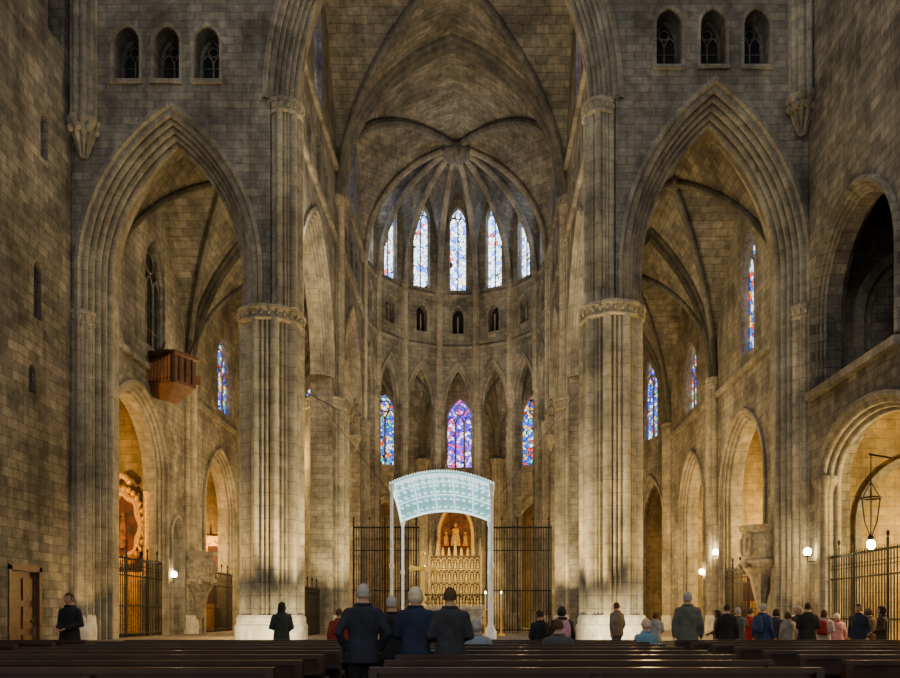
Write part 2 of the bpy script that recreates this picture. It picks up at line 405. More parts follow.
# ------------------------------------------------------------------ apse
C=Vector((0,42,0)); SA=PI/7
def vert(R,k):
    t=-PI/2+SA*k
    return Vector((R*math.sin(t),42+R*math.cos(t),0))
RA=4.9; RO=11.3
mbw=MB(); mba=MB(); mbt=MB()
for k in range(7):
    A=vert(RA,k); B=vert(RA,k+1); U=(B-A); L=U.length; U.normalize(); Wd=Vector((-U.y,U.x,0)); mid=(A+B)/2
    if Wd.dot(mid-C)<0: Wd=-Wd
    F=Fr(mid,U,Wd)
    hs=[opening(-.78,.78,.3,13.7,15.9,10),opening(-.33,.33,17.85,18.85,19.4,6),opening(-.50,.50,20.4,24.3,25.3,8)]
    panel(mbw,F,[(-L/2-.05,0),(L/2+.05,0),(L/2+.05,26.4),(-L/2-.05,26.4)],hs,.55)
    sweep(mba,F,arch(-.95,.95,13.7,16.1,12),[(-.08,0),(-.08,-.08),(0,-.08)]+rolls(.26,.22,3,.05))
    sweep(mba,F,opening(-.33,.33,17.85,18.85,19.4,6),[(-.1,0),(-.08,-.06),(0,0)])
    RM=Matrix.Rotation(math.atan2(U.y,U.x),3,'Z')
    for z in (17.0,20.0): mbt.box(F(0,z,-.04),(L,.18,.16),0,RM)
    mbt.box(F(0,18.6,.5),(.9,.05,1.9),1,RM)
    mbt.tube([F(0,17.85,.2),F(0,18.9,.2)],.05,6,0)
    window(F,0,1.0,20.4,25.3,G_CLEAR,.3,2,.07)
mbw.build('wall_apse',[M_WALL]); mba.build('apse_arcade_mouldings',[M_ARCH],None,35); mbt.build('trim_apse_stringcourses',[M_ARCH,M_DARK])
for k in range(1,7):
    A=vert(RA,k); d=(A-C).normalized(); c=A
    mb=MB()
    mb.lobed((c.x+d.x*.2,c.y+d.y*.2),[(.50,DZ),(.50,DZ+.8),(.38,DZ+.95),(.33,DZ+1),(.33,13.3)],8,.10,0)
    capital(mb,(c.x+d.x*.2,c.y+d.y*.2),.33,13.8,8,.5)
    q=A-d*.08
    mb.lobed((q.x,q.y),[(.2,13.8),(.2,20.2)],6,.05); capital(mb,(q.x,q.y),.2,20.5,6,.35)
    mb.build('apse_column',[M_PIER],None,32)
ring=[Vector((-4.9,34.3,0))]+[vert(RA,k) for k in range(8)]+[Vector((4.9,34.3,0))]
mb=MB(); sp,cr=20.1,26.1; p=prof((cr-sp)/RA)
for k in range(len(ring)):
    A=ring[k]; B=ring[(k+1)%len(ring)]; nr=16; ns=14; vs=[]; fs=[]
    for i in range(nr+1):
        for j in range(ns+1):
            r=i/nr; s_=-1+2*j/ns; P=C+(A.lerp(B,j/ns)-C)*r
            vs.append((P.x,P.y,sp+(cr-sp)*p(abs(s_)*r)))
    for i in range(nr):
        for j in range(ns): fs.append((i*(ns+1)+j,(i+1)*(ns+1)+j,(i+1)*(ns+1)+j+1,i*(ns+1)+j+1))
    mb.add(vs,fs,0)
for k,A in enumerate(ring):
    A=C+(A-C)*.985; big=k in(0,9)
    mb.tube([(C.x+(A.x-C.x)*t,C.y+(A.y-C.y)*t,sp+(cr-sp)*p(t)-.14) for t in [i/18 for i in range(19)]],.17 if not big else .2,8,2 if big else 1)
mb.lobed((0,42),[(.25,cr-.95),(.5,cr-.85),(.75,cr-.55),(.75,cr-.3),(.4,cr)],10,.08,2)
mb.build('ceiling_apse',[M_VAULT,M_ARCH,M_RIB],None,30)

mb=MB(); mbc=MB(); mbm=MB()
for k in range(7):
    A=vert(RO,k); B=vert(RO,k+1); U=(B-A); L=U.length; U.normalize(); Wd=Vector((-U.y,U.x,0)); mid=(A+B)/2
    if Wd.dot(mid-C)<0: Wd=-Wd
    F=Fr(mid,U,Wd); RM=Matrix.Rotation(math.atan2(U.y,U.x),3,'Z')
    hs=[opening(-1.6,1.6,.3,6.4,8.9,10),opening(-.87,.87,11.2,14.4,15.8,8)]
    panel(mb,F,[(-L/2-.1,0),(L/2+.1,0),(L/2+.1,18),(-L/2-.1,18)],hs,.5)
    sweep(mbm,F,opening(-1.75,1.75,DZ,6.4,9.1,12),[(-.1,0),(-.1,-.1),(0,-.1)]+rolls(.3,.3,3,.06))
    window(F,0,1.74,11.2,15.8,G_PURP if k==3 else G_BLUE,.25,3 if k==3 else 2,.1)
    for (u,w,su,sw) in ((-1.9,1.9,.1,3),(1.9,1.9,.1,3),(0,3.4,3.9,.1)):
        mbc.box(F(u,4.8,w),(su,sw,9.6),0,RM)
    mbc.box(F(0,9.5,1.9),(3.9,3.0,.1),0,RM)
    q=vert(RO-.1,k); 
    if k>0: mbm.lobed((q.x,q.y),[(.4,DZ),(.4,11.3),(.5,11.5),(.5,11.7)],8,.08)
mb.build('wall_ambulatory',[M_WALL]); mbc.build('ambulatory_chapels',[M_WARM]); mbm.build('trim_ambulatory',[M_ARCH],None,32)
mb=MB(); ri=RA+.45; sp,cr=11.8,17.3; p=prof(1.9)
for k in range(7):
    n1=14; vs=[]; fs=[]
    for i in range(n1+1):
        for j in range(n1+1):
            r=i/n1; A=vert(ri,k).lerp(vert(ri,k+1),j/n1); B=vert(RO,k).lerp(vert(RO,k+1),j/n1); P=A.lerp(B,r)
            vs.append((P.x,P.y,sp+(cr-sp)*p(min(abs(2*r-1),abs(2*j/n1-1)))))
    for i in range(n1):
        for j in range(n1): fs.append((i*(n1+1)+j,(i+1)*(n1+1)+j,(i+1)*(n1+1)+j+1,i*(n1+1)+j+1))
    mb.add(vs,fs,0)
for k in range(8):
    A=vert(ri,k); B=vert(RO,k)
    mb.tube([(A.x+(B.x-A.x)*t,A.y+(B.y-A.y)*t,sp+(cr-sp)*p(abs(2*t-1))-.08) for t in [i/20 for i in range(21)]],.18,8,1)
for k in range(7):
    for a,b in ((0,1),(1,0)):
        A=vert(ri,k+a); B=vert(RO,k+b)
        mb.tube([(A.x+(B.x-A.x)*t,A.y+(B.y-A.y)*t,sp+(cr-sp)*p(abs(2*t-1))-.05) for t in [i/20 for i in range(21)]],.1,8,1)
mb.build('ceiling_ambulatory',[M_VAULT,M_RIB],None,30)

# ------------------------------------------------------------------ aisle outer walls
def chapelbox(mb,F,u0,u1,dep,h,z0=0,t=.5,mi=0):
    vs=[F(u0,z0,t),F(u1,z0,t),F(u1,z0,t+dep),F(u0,z0,t+dep),F(u0,h,t),F(u1,h,t),F(u1,h,t+dep),F(u0,h,t+dep)]
    mb.add(vs,[(0,3,7,4),(1,2,6,5),(3,2,6,7),(4,5,6,7)],mi)
AL=[(26.15,31.5,6.6,9.65),(36,40.6,6.3,9.2)]; AR=[(28.1,33.0,6.3,9.1),(35.6,39.6,6.3,9.0)]
for s,F,A_ in ((-1,FAL,AL),(1,FAR,AR)):
    mb=MB(); hs=[opening(a,b,.3,c,d,12) for a,b,c,d in A_]
    if s<0: hs+= [opening(32.1,33.3,.8,4.6,5.3,8),opening(29.6,31.5,11.5,14.2,15.7,8),opening(37.9,40.1,11.2,13.4,14.9,8)]
    else: hs+= [opening(29.1,30.6,11.2,14.4,15.8,8),opening(36.9,38.7,11.1,13.0,14.3,8)]
    panel(mb,F,[(25.95,0),(42.1,0),(42.1,18),(25.95,18)],hs,.5)
    mb.build('wall_aisle_'+('left' if s<0 else 'right'),[M_WALL])
    for a,b,c,d in A_: moulded('chapel_arch',F,a,b,c,d,.3,.35,3,.06,z0=DZ)
    mb=MB()
    for a,b,c,d in A_: chapelbox(mb,F,a-.4,b+.3,4.0,d+.6)
    mb.build('side_chapel',[M_WARM])
    if s<0:
        moulded('tomb_niche_arch',F,32.1,33.3,4.6,5.3,.12,.12,2,.03,z0=.8)
        mb=MB(); mb.box((-11.75,32.7,3),(.1,1.6,5)); mb.build('tomb_niche_back',[M_SIDE])
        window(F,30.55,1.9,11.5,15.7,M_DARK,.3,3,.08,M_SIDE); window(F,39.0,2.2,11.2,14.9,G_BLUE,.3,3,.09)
    else:
        window(F,29.85,1.5,11.2,15.8,G_BLUE,.3,2,.09); window(F,37.8,1.8,11.1,14.3,G_BLUE,.3,3,.09)
    mb=MB(); mb.box((s*11.14,34.1,10.6),(.2,15.8,.2)); mb.build('trim_aisle_stringcourse',[M_ARCH])

# ------------------------------------------------------------------ nave side walls
mb=MB()
hs=[opening(23.2,23.6,14.7,15.8,16.1,4),opening(22.85,23.25,9.9,11.3,11.6,4),opening(22.6,22.95,7.7,8.3,8.55,4),opening(23.6,24.5,18.7,20.6,21.3,6),
    [(21.7,.05),(21.7,2.6),(23.1,2.6),(23.1,.05)]]
panel(mb,FNL,[(4,0),(25.2,0),(25.2,28.5),(4,28.5)],hs,1.0)
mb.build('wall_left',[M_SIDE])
mb=MB()
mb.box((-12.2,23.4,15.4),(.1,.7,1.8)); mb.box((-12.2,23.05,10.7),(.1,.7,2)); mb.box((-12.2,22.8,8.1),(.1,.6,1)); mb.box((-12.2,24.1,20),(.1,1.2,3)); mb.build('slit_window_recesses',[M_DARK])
mb=MB(); mb.box((-11.8,22.4,1.3),(.1,1.4,2.6))
for i in range(2):
    for j in range(3): mb.box((-11.73,22.06+.68*i,.5+.8*j),(.05,.5,.62))
mb.box((-11.62,21.65,1.35),(.12,.14,2.8)); mb.box((-11.62,23.15,1.35),(.12,.14,2.8)); mb.box((-11.62,22.4,2.7),(.12,1.64,.16))
mb.sph((-11.68,22.9,1.2),.05,0)
mb.build('door_1',[M_WOOD2])

mb=MB()
hs=[opening(19.7,24.45,8.25,10.5,13.1,14),opening(18.5,24.1,.3,5.4,7.0,14),opening(11.5,17.1,.3,5.4,7.0,14),opening(12,16.7,8.25,10.5,13.1,14)]
panel(mb,FNR,[(4,0),(25.2,0),(25.2,28.5),(4,28.5)],hs,.9)
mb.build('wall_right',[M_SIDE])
moulded('gallery_arch',FNR,19.7,24.45,10.5,13.1,.22,.3,3,.04,z0=8.3,mat=M_SIDE)
for a,b in ((18.5,24.1),(11.5,17.1)):
    mb=MB(); path=opening(a,b,.0,5.4,7.0,16)
    sweep(mb,FNR,path,[(-.2,0),(-.2,-.08),(-.1,-.1),(0,-.04)]+rolls(.3,.5,3,.07))
    mb.lobed((11.5,b-.1),[(.30,0),(.30,.6),(.22,.7),(.22,5.0),(.34,5.3),(.38,5.4),(.38,5.5)],8,.04)
    mb.build('chapel_arch',[M_ARCH],None,32)
mb=MB(); chapelbox(mb,FNR,19.2,24.9,4.5,14.2,8.1,.9); chapelbox(mb,FNR,11.5,17.2,4.5,14.2,8.1,.9)
mb.add([FNR(19.2,8.2,.9),FNR(24.9,8.2,.9),FNR(24.9,8.2,5.4),FNR(19.2,8.2,5.4)],[(0,1,2,3)])
FG=Fr((0,24.85,0),(1,0,0),(0,1,0))
sweep(mb,FG,opening(12.7,16.2,8.2,10.6,12.8,10),[(0,0),(0,-.2),(.3,-.2),(.3,-.05),(.6,0)],1)
mb.build('gallery_room',[M_SIDE,M_ARCH])
mb=MB(); chapelbox(mb,FNR,18.1,24.9,5,7.6,0,.9); chapelbox(mb,FNR,11.2,17.4,5,7.6,0,.9)
sweep(mb,FG,opening(12.9,16.4,.0,4.2,6.2,10),[(-.15,0),(-.15,-.15),(.05,-.15),(.1,0)],1)
mb.build('side_chapel',[M_WARM,M_ARCH])
mb=MB(); mb.box((11.34,22.1,8.1),(.3,5.2,.22)); mb.build('trim_gallery_sill',[M_ARCH])

# ------------------------------------------------------------------ ironwork
def grille(name,F,u0,u1,z0,z1,gap=.16,r=.016,crest=True,w=0):
    mb=MB(); n=int((u1-u0)/gap)
    for i in range(n+1):
        u=u0+(u1-u0)*i/n; top=z1+(.35 if i%6==0 and crest else .12)
        rr=r*(2 if i%12==0 else 1)
        mb.tube([F(u,z0,w),F(u,top-.1,w),F(u,top,w)],[rr,rr,.002],5)
    for z in (z0+.12,z0+(z1-z0)*.4,z0+(z1-z0)*.78,z1-.02,z1):
        mb.tube([F(u0,z,w),F(u1,z,w)],r*1.3,5)
    for i in range(n):
        u=u0+(u1-u0)*(i+.5)/n
        mb.tube([F(u+gap*.42*math.cos(k*PI/4),z0+(z1-z0)*.89+gap*.42*math.sin(k*PI/4),w) for k in range(9)],r*.6,4)
    if crest:
        for i in range(0,n,6):
            u=u0+(u1-u0)*i/n; mb.sph(F(u,z1+.38,w),(.05,.05,.09),0,6,4)
    return mb.build(name,[M_IRON])
grille('iron_choir_screen',Fr((0,35.6,0),(1,0,0),(0,1,0)),-4.4,-1.5,DZ,5.3,.115,.021)
grille('iron_choir_screen',Fr((0,35.6,0),(1,0,0),(0,1,0)),1.5,4.4,DZ,5.3,.115,.021)
grille('iron_choir_gate',Fr((0,35.6,0),(1,0,0),(0,1,0)),-1.5,1.5,DZ,2.3,.15,.014,False)
grille('iron_chapel_gate',FAL,26.4,31.4,DZ,3.4,.15,.02,w=.1)
grille('iron_chapel_gate',FAR,28.3,32.9,DZ,3.2,.15,.02,w=.1)
grille('iron_chapel_gate',FAL,36.1,40.5,DZ,3.4,.15,.02,w=.1)
grille('iron_chapel_gate',FNR,18.7,23.9,.05,3.1,.15,.02,w=.2)
grille('iron_choir_screen',FCL,26.9,32.9,DZ,2.4,.15,.018,w=.5)
grille('iron_choir_screen',FCR,26.9,32.9,DZ,2.4,.15,.018,w=.5)

# ------------------------------------------------------------------ baldachin
e=empty('altar_baldachin')
bx=-.09; hw=1.64; yf,yb=26.2,30.2; zf,zb=5.62,4.95
nu,nv=28,12
def can(u,v,dz=0):
    x=bx+hw*1.03*u; y=yf+(yb-yf)*v; z=(zf+(zb-zf)*v)+.40*(1-u*u)+.22*math.sin(PI*v)
    return Vector((x,y,z+dz))
mb=MB()
vs=[can(-1+2*i/nu,j/nv,d) for d in (0,.08) for i in range(nu+1) for j in range(nv+1)]
fs=[]; off=(nu+1)*(nv+1)
for i in range(nu):
    for j in range(nv):
        q=(i*(nv+1)+j,(i+1)*(nv+1)+j,(i+1)*(nv+1)+j+1,i*(nv+1)+j+1); fs.append(q); fs.append(tuple(a+off for a in q))
mb.add(vs,fs,0)
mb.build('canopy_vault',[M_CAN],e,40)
mb=MB()
for v in (0,.33,.67,1): mb.tube([can(-1+2*i/nu,v,-.03) for i in range(nu+1)],.020 if v not in(0,1) else .045,6)
for u in (-1,-.6,-.2,.2,.6,1): mb.tube([can(u,j/nv,-.03) for j in range(nv+1)],.018 if abs(u)<1 else .045,6)
for i in range(15):
    for j in range(6):
        u=-.933+.1333*i; v=.0833+.1667*j
        c=can(u,v,-.04)
        mb.tube([c+Vector((.07*math.cos(k*PI/4),.2*math.sin(k*PI/4),-.01)) for k in range(9)],.009,5)
        mb.sph(c,(.028,.07,.03),0,6,4)
for i in range(43):
    u=-1+2*i/42; mb.sph(can(u,0,-.08),(.025,.03,.05),0,6,4); mb.sph(can(u,0,.09),(.025,.03,.04),0,6,4)
for q in (-1,1):
    for j in range(22): mb.sph(can(q,j/21,-.10),(.03,.05,.07),0,6,4)
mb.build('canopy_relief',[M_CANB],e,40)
mb=MB()
for sx in (-1,1):
    for y,z in ((yf,zf),(yb,zb)):
        x=bx+hw*sx
        mb.lobed((x,y),[(.16,DZ),(.16,DZ+.25),(.09,DZ+.35),(.055,DZ+.5),(.055,2.9),(.08,2.95),(.08,3.05),(.055,3.1),(.055,z-.25),(.1,z-.1),(.1,z+.05)],8,.008)
mb.build('posts',[M_POST],e,35)
# high altar, retable
e=empty('high_altar_retable')
mb=MB(); y=40.6
mb.box((0,y,3.1),(2.6,.35,2.6),2); mb.box((0,y,1.4),(3.0,1.0,1.0),1)
for r in range(4):
    z=2.15+.62*r
    mb.box((0,y-.2,z-.31),(2.62,.12,.06))
    for c in range(9):
        x=-1.14+.285*c
        mb.tube([(p[0],y-.2,p[1]) for p in opening(x-.12,x+.12,z-.26,z+.10,z+.26,5)],.025,5); mb.tube([(x,y-.24,z-.26),(x,y-.24,z+.02)],[.075,.045],6); mb.sph((x,y-.24,z+.08),.05,0,6,5)
for x in (-1.31,1.31): mb.box((x,y-.1,3.1),(.1,.3,2.7))
for i in range(9):
    x=-1.26+.315*i; h=.9 if i in(0,8) else (1.0 if i==4 else .45)
    mb.tube([(x,y,4.3),(x,y,4.5+h*.4),(x,y,4.4+h)],[.10,.06,.01],6)
for x in (-.9,0,.9):
    mb.tube([(x,y,4.4),(x,y,5.0)],[.10,.06],8); mb.sph((x,y,5.08),.07,0,8,6)
mb.build('silver_retable',[M_SILV,M_CLOTH,M_RETB],e)
mb=MB(); FRt=Fr((0,41.6,0),(1,0,0),(0,1,0))
sweep(mb,FRt,opening(-.85,.85,1,5.6,7.2,10),[(-.10,0),(-.10,-.2),(.05,-.2),(.08,.2)],0)
panel(mb,Fr((0,41.9,0),(1,0,0),(0,1,0)),opening(-.82,.82,1,5.6,7.1,8),[],.1,1)
mb.lobed((0,41.6),[(.28,5.0),(.24,5.4),(.16,5.7),(.19,5.85),(.07,5.95)],8,.03,0); mb.sph((0,41.55,6.08),(.09,.09,.12),0)
for q in(-1,1): mb.lobed((q*.5,41.6),[(.15,5.0),(.12,5.35),(.13,5.45),(.05,5.55)],8,.02,0); mb.sph((q*.5,41.55,5.64),(.07,.07,.1),0)
mb.build('painted_arch_niche',[M_GOLD,M_MURAL],e,40)
e=empty('altar_cross')
mb=MB(); x,y=-.78,27.3
mb.tube([(x,y,1.65),(x,y,3.4)],.05,8); mb.box((x,y,2.98),(.74,.06,.13)); mb.box((x,y,2.80),(.13,.06,1.25))
for q in ((x-.38,2.98),(x+.38,2.98),(x,3.46)): mb.sph((q[0],y,q[1]),.10,0,8,6)
mb.sph((x,y,1.95),.12,0,8,6); mb.sph((x,y-.04,2.98),.12,0,8,6); mb.lobed((x,y),[(.26,DZ),(.24,.72),(.08,.85),(.07,1.6),(.14,1.7),(.06,1.8)],8,.01)
mb.build('cross_body',[plain('glowing_gold',(1,.62,.12),.35,.4,em=(1,.6,.12),es=.25,noise=.2)],e)  # slight emission added so the gold cross stands out
mb=MB(); mb.box((.1,28.2,1.1),(2.2,1.0,1.0)); mb.box((.1,28.2,1.62),(2.5,1.2,.08)); 
for x in (-.95,1.15): mb.box((x,27.75,1.1),(.14,.14,.95))
mb.build('altar_table',[M_CLOTH])
def candle(x,y,z0,h):
    mb=MB(); mb.lobed((x,y),[(.16,z0),(.14,z0+.05),(.04,z0+.12),(.03,z0+h*.6),(.08,z0+h*.62),(.08,z0+h*.64)],8,.01,0); mb.tube([(x,y,z0+h*.64),(x,y,z0+h)],.03,8,1)
    mb.sph((x,y,z0+h+.05),(.02,.02,.05),2,6,5); mb.build('candlestick',[M_GOLD,M_CLOTH,M_LAMP],None,30)
for x in (-1.5,1.4,2.0): candle(x,30.6,DZ,1.6)

# left golden altarpiece
e=empty('baroque_altarpiece')
mb=MB(); cx,yy,cz=-12.85,31.5,4.85
F=Fr((cx,yy,0),(1,0,0),(0,1,0))
mb.tube([F((.72+.05*math.cos(k*PI/2.5))*math.cos(k*PI/20),cz+(1.27+.06*math.cos(k*PI/2.5))*math.sin(k*PI/20),-.1) for k in range(41)],.14,8)
for k in range(30):
    t=2*PI*k/30; mb.sph(F(.90*math.cos(t),cz+1.50*math.sin(t),-.15),(.11,.1,.13),0,8,6)
for k in range(7): mb.sph(F(-.3+.1*k,cz+1.75+.25*math.sin(PI*k/6),-.15),(.12,.1,.14),0,8,6)
mb.box(F(0,2.9,0),(2.1,.4,.35)); mb.box(F(0,1.7,-.3),(1.8,.9,2.1))
for i in range(4): mb.sph(F(-.66+.44*i,1.9,-.76),(.16,.05,.35),0,8,6)
for sx in (-1,1): mb.lobed((cx+sx*1.05,yy-.25),[(.14,2.9),(.1,3.1),(.1,6.0),(.16,6.2)],8,.03)
mb.build('gilded_frame',[M_GOLD],e,40)
mb=MB(); panel(mb,Fr((cx,yy-.1,0),(1,0,0),(0,1,0)),[(.70*math.cos(2*PI*k/28),cz+1.24*math.sin(2*PI*k/28)) for k in range(28)],[],.05)
mb.lobed((cx+.05,yy-.10),[(.16,4.0),(.15,4.6),(.10,4.95),(.12,5.1),(.04,5.25)],6,.02,1); mb.sph((cx+.05,yy-.12,5.36),(.09,.05,.11),1,8,6)
mb.build('painting',[M_PAINT,M_MURAL],e)
def retable(x,y,z0,w,h):
    mb=MB(); mb.box((x,y,z0+h/2),(w,.2,h)); 
    for i in range(3):
        for j in range(2):
            mb.box((x-w/3+i*w/3,y-.12,z0+h*.3+j*h*.42),(w*.24,.06,h*.32),1)
            mb.tube([(q[0],y-.16,q[1]) for q in arch(x-w/3+i*w/3-w*.13,x-w/3+i*w/3+w*.13,z0+h*.44+j*h*.42,z0+h*.52+j*h*.42,4)],.04,6)
    for i in range(4): mb.tube([(x-w/2+i*w/3,y-.1,z0),(x-w/2+i*w/3,y-.1,z0+h),(x-w/2+i*w/3,y-.1,z0+h+.5)],[.07,.06,.01],6)
    mb.box((x,y-.5,(z0+.75+DZ)/2),(w*.9,.8,z0+.75-DZ)); mb.build('gilded_retable',[M_GOLD,M_PAINT])
retable(13.1,33.1,1.2,2.4,3.4); retable(-13.0,40.6,1.2,2.2,4.2)
retable(-7.9,49.2,1.2,2.0,4.5)

# hanging organ (left aisle)
e=empty('hanging_organ_case',(-10.75,30.3,9.5),math.radians(-28))
mb=MB()
rings=[]
for z,w,d in ((0,.35,.2),(.25,.75,.35),(.5,1.0,.48),(.56,1.08,.52),(1.55,1.08,.50),(1.62,1.16,.56),(1.74,1.16,.56)):
    rings.append([Vector((a*w,b*d,z+.12*a*-1)) for a,b in((-1,-1),(1,-1),(1,1),(-1,1))])
mb.loft(rings)
for i in range(11): 
    x=-.9+.18*i; mb.tube([(x,-.55,.6-x*.1),(x,-.55,1.25+.06*abs(i-5)-x*.1)],.065,8,1)
for x in (-1.04,1.04): mb.box((x,-.53,1.08-x*.1),(.1,.12,1.1),2)
mb.box((0,-.56,.6),(2.1,.08,.1),2); mb.box((0,-.56,1.55),(2.2,.08,.08),2)
for i in range(9): mb.box((-.8+.2*i,-.60,1.66-(-.8+.2*i)*.1),(.08,.04,.16),2)
for yv in (-.3,0,.3): mb.box((1.1,yv,1.0),(.06,.05,.9),2)
mb.tube([(-.9,.3,1.7),(-.9,.8,2.6)],.03,6,2); mb.tube([(.9,.3,1.6),(.9,.8,2.6)],.03,6,2); mb.box((0,.75,.9),(1.6,.5,.3),0)
mb.build('organ_case',[M_WOOD2,plain('organ_pipes',(.40,.18,.07),.4,.2),M_WOOD],e,30)
def pulpit(x,y,z,k_=.85):
    mb=MB(); c=(x,y)
    mb.lobed(c,[(.12*k_,z-1.6),(.3*k_,z-1.0),(.42*k_,z-.5),(.75*k_,z-.05),(.82*k_,z),(.82*k_,z+.1),(.72*k_,z+.15),(.72*k_,z+1.05),(.82*k_,z+1.1),(.85*k_,z+1.25)],8,.03,0,2)
    for k in range(8):
        t=2*PI*(k+.5)/8; r=.70*k_; M=Matrix.Rotation(t,3,'Z')
        mb.box((x+r*math.cos(t),y+r*math.sin(t),z+.6),(.06,.32,.7),0,M); mb.sph((x+(r+.04)*math.cos(t),y+(r+.04)*math.sin(t),z+.6),(.08,.08,.26),0,6,5)
        mb.sph((x+.8*k_*math.cos(t),y+.8*k_*math.sin(t),z-.08),(.1,.1,.1),0,6,5)
    mb.build('stone_pulpit',[M_STAT],None,30)
pulpit(10.55,26.7,3.1); pulpit(-10.7,34,2.8)
def statue(x,y,z,s=1):
    mb=MB(); mb.lobed((x,y),[(.05,z-.7),(.22,z-.2),(.3,z-.05),(.3,z)],8,.03)
    mb.lobed((x,y),[(.22*s,z),(.2*s,z+.5*s),(.17*s,z+.8*s),(.23*s,z+1.15*s),(.2*s,z+1.28*s),(.07*s,z+1.36*s),(.06*s,z+1.42*s)],10,.03*s)
    mb.sph((x,y,z+1.55*s),(.11*s,.12*s,.15*s)); mb.tube([(x-.2*s,y,z+1.2*s),(x-.24*s,y-.1,z+.9*s),(x-.05,y-.24,z+.95*s)],.06*s,6); mb.tube([(x+.2*s,y,z+1.2*s),(x+.24*s,y-.1,z+.85*s),(x+.05,y-.24,z+.75*s)],.06*s,6)
    mb.build('saint_statue',[M_STAT],None,40)
statue(-4.45,36.6,9.6); statue(4.45,36.6,9.6)
mb=MB(); 
mb.tube([(-5,26.6,9.0),(-4.6,33.4,9.9)],.018,5); mb.tube([(4.5,26.6,8.9),(1.5,29.8,5.3)],.010,5); mb.tube([(-4.5,26.6,8.9),(-1.7,29.8,5.3)],.010,5)
mb.build('support_cables',[M_IRON])

e=empty('hanging_lantern')
mb=MB(); lx,ly=11.1,20.0
mb.tube([(11.4,20.0,5.3),(lx-.25,ly,5.4)],.025,6); mb.tube([(lx-.2,ly,5.4),(lx-.2,ly,4.6)],.015,5)
mb.tube([(lx-.2+.24*math.cos(k*PI/8),ly+.24*math.sin(k*PI/8),4.3) for k in range(17)],.022,5)
for k in range(6):
    t=k*PI/3; mb.tube([(lx-.2,ly,4.7),(lx-.2+.24*math.cos(t),ly+.24*math.sin(t),4.3),(lx-.2+.16*math.cos(t),ly+.16*math.sin(t),3.7),(lx-.2,ly,3.3)],.012,5)
mb.sph((lx-.2,ly,3.3),.08); mb.build('lantern_frame',[M_IRON],e)
mb=MB(); mb.sph((lx-.2,ly,3.14),(.10,.10,.13)); mb.build('bulb',[M_LAMP],e,60)
def walllamp(x,y,z,dx):
    e=empty('wall_lamp'); mb=MB(); mb.tube([(x+dx,y,z-.2),(x,y,z-.2),(x,y,z-.05)],.02,6); mb.lobed((x,y),[(.03,z-.06),(.1,z-.02),(.1,z)],8,.005); mb.build('bracket',[M_IRON],e)
    mb=MB(); mb.sph((x,y,z+.1),(.11,.11,.13)); mb.build('globe',[M_LAMP],e,60)
walllamp(-11.0,31.9,2.9,-.25); walllamp(11.0,33.3,3.9,.25); walllamp(10.95,28.0,3.2,.25); walllamp(-10.95,35.9,3.0,-.3); walllamp(11.1,24.3,3.2,.35); walllamp(11.0,35.3,3.2,.3)

# ------------------------------------------------------------------ pews
def pewmesh(L):
    mb=MB()
    mb.box((0,.02,.62),(L,.035,.50)); mb.box((0,.0,.895),(L,.09,.05)); mb.box((0,.02,.36),(L,.05,.08))
    mb.box((0,.27,.44),(L,.42,.04)); mb.box((0,-.16,.12),(L,.14,.04)); mb.box((0,-.13,.72),(L,.22,.025))
    n=int(L/1.3)
    for i in range(n+1):
        x=-L/2+.03+(L-.06)*i/n
        end=i in(0,n)
        mb.box((x,.23,.24),(.05,.46,.44)); mb.box((x,.0,.45),(.07,.12,.88 if end else .8)); mb.box((x,-.1,.1),(.05,.24,.08))
        if end: mb.box((x,.2,.62),(.05,.4,.05)); mb.box((x,.38,.53),(.05,.05,.2))
        mb.box((x,-.018,.62),(.06,.02,.44))
    me=mb.build('pew_tmp',[M_WOOD]); m=me.data; bpy.data.objects.remove(me); return m
blocks=[(-5.3,-.68),(-10.6,-6.0),(.12,3.9),(4.6,10.4)]
ms=[pewmesh(b-a) for a,b in blocks]
for r in range(8):
    y=6.7+1.1*r
    for (a,b),m in zip(blocks,ms):
        o=bpy.data.objects.new('wooden_pew',m); scene.collection.objects.link(o); o.location=((a+b)/2,y,0)

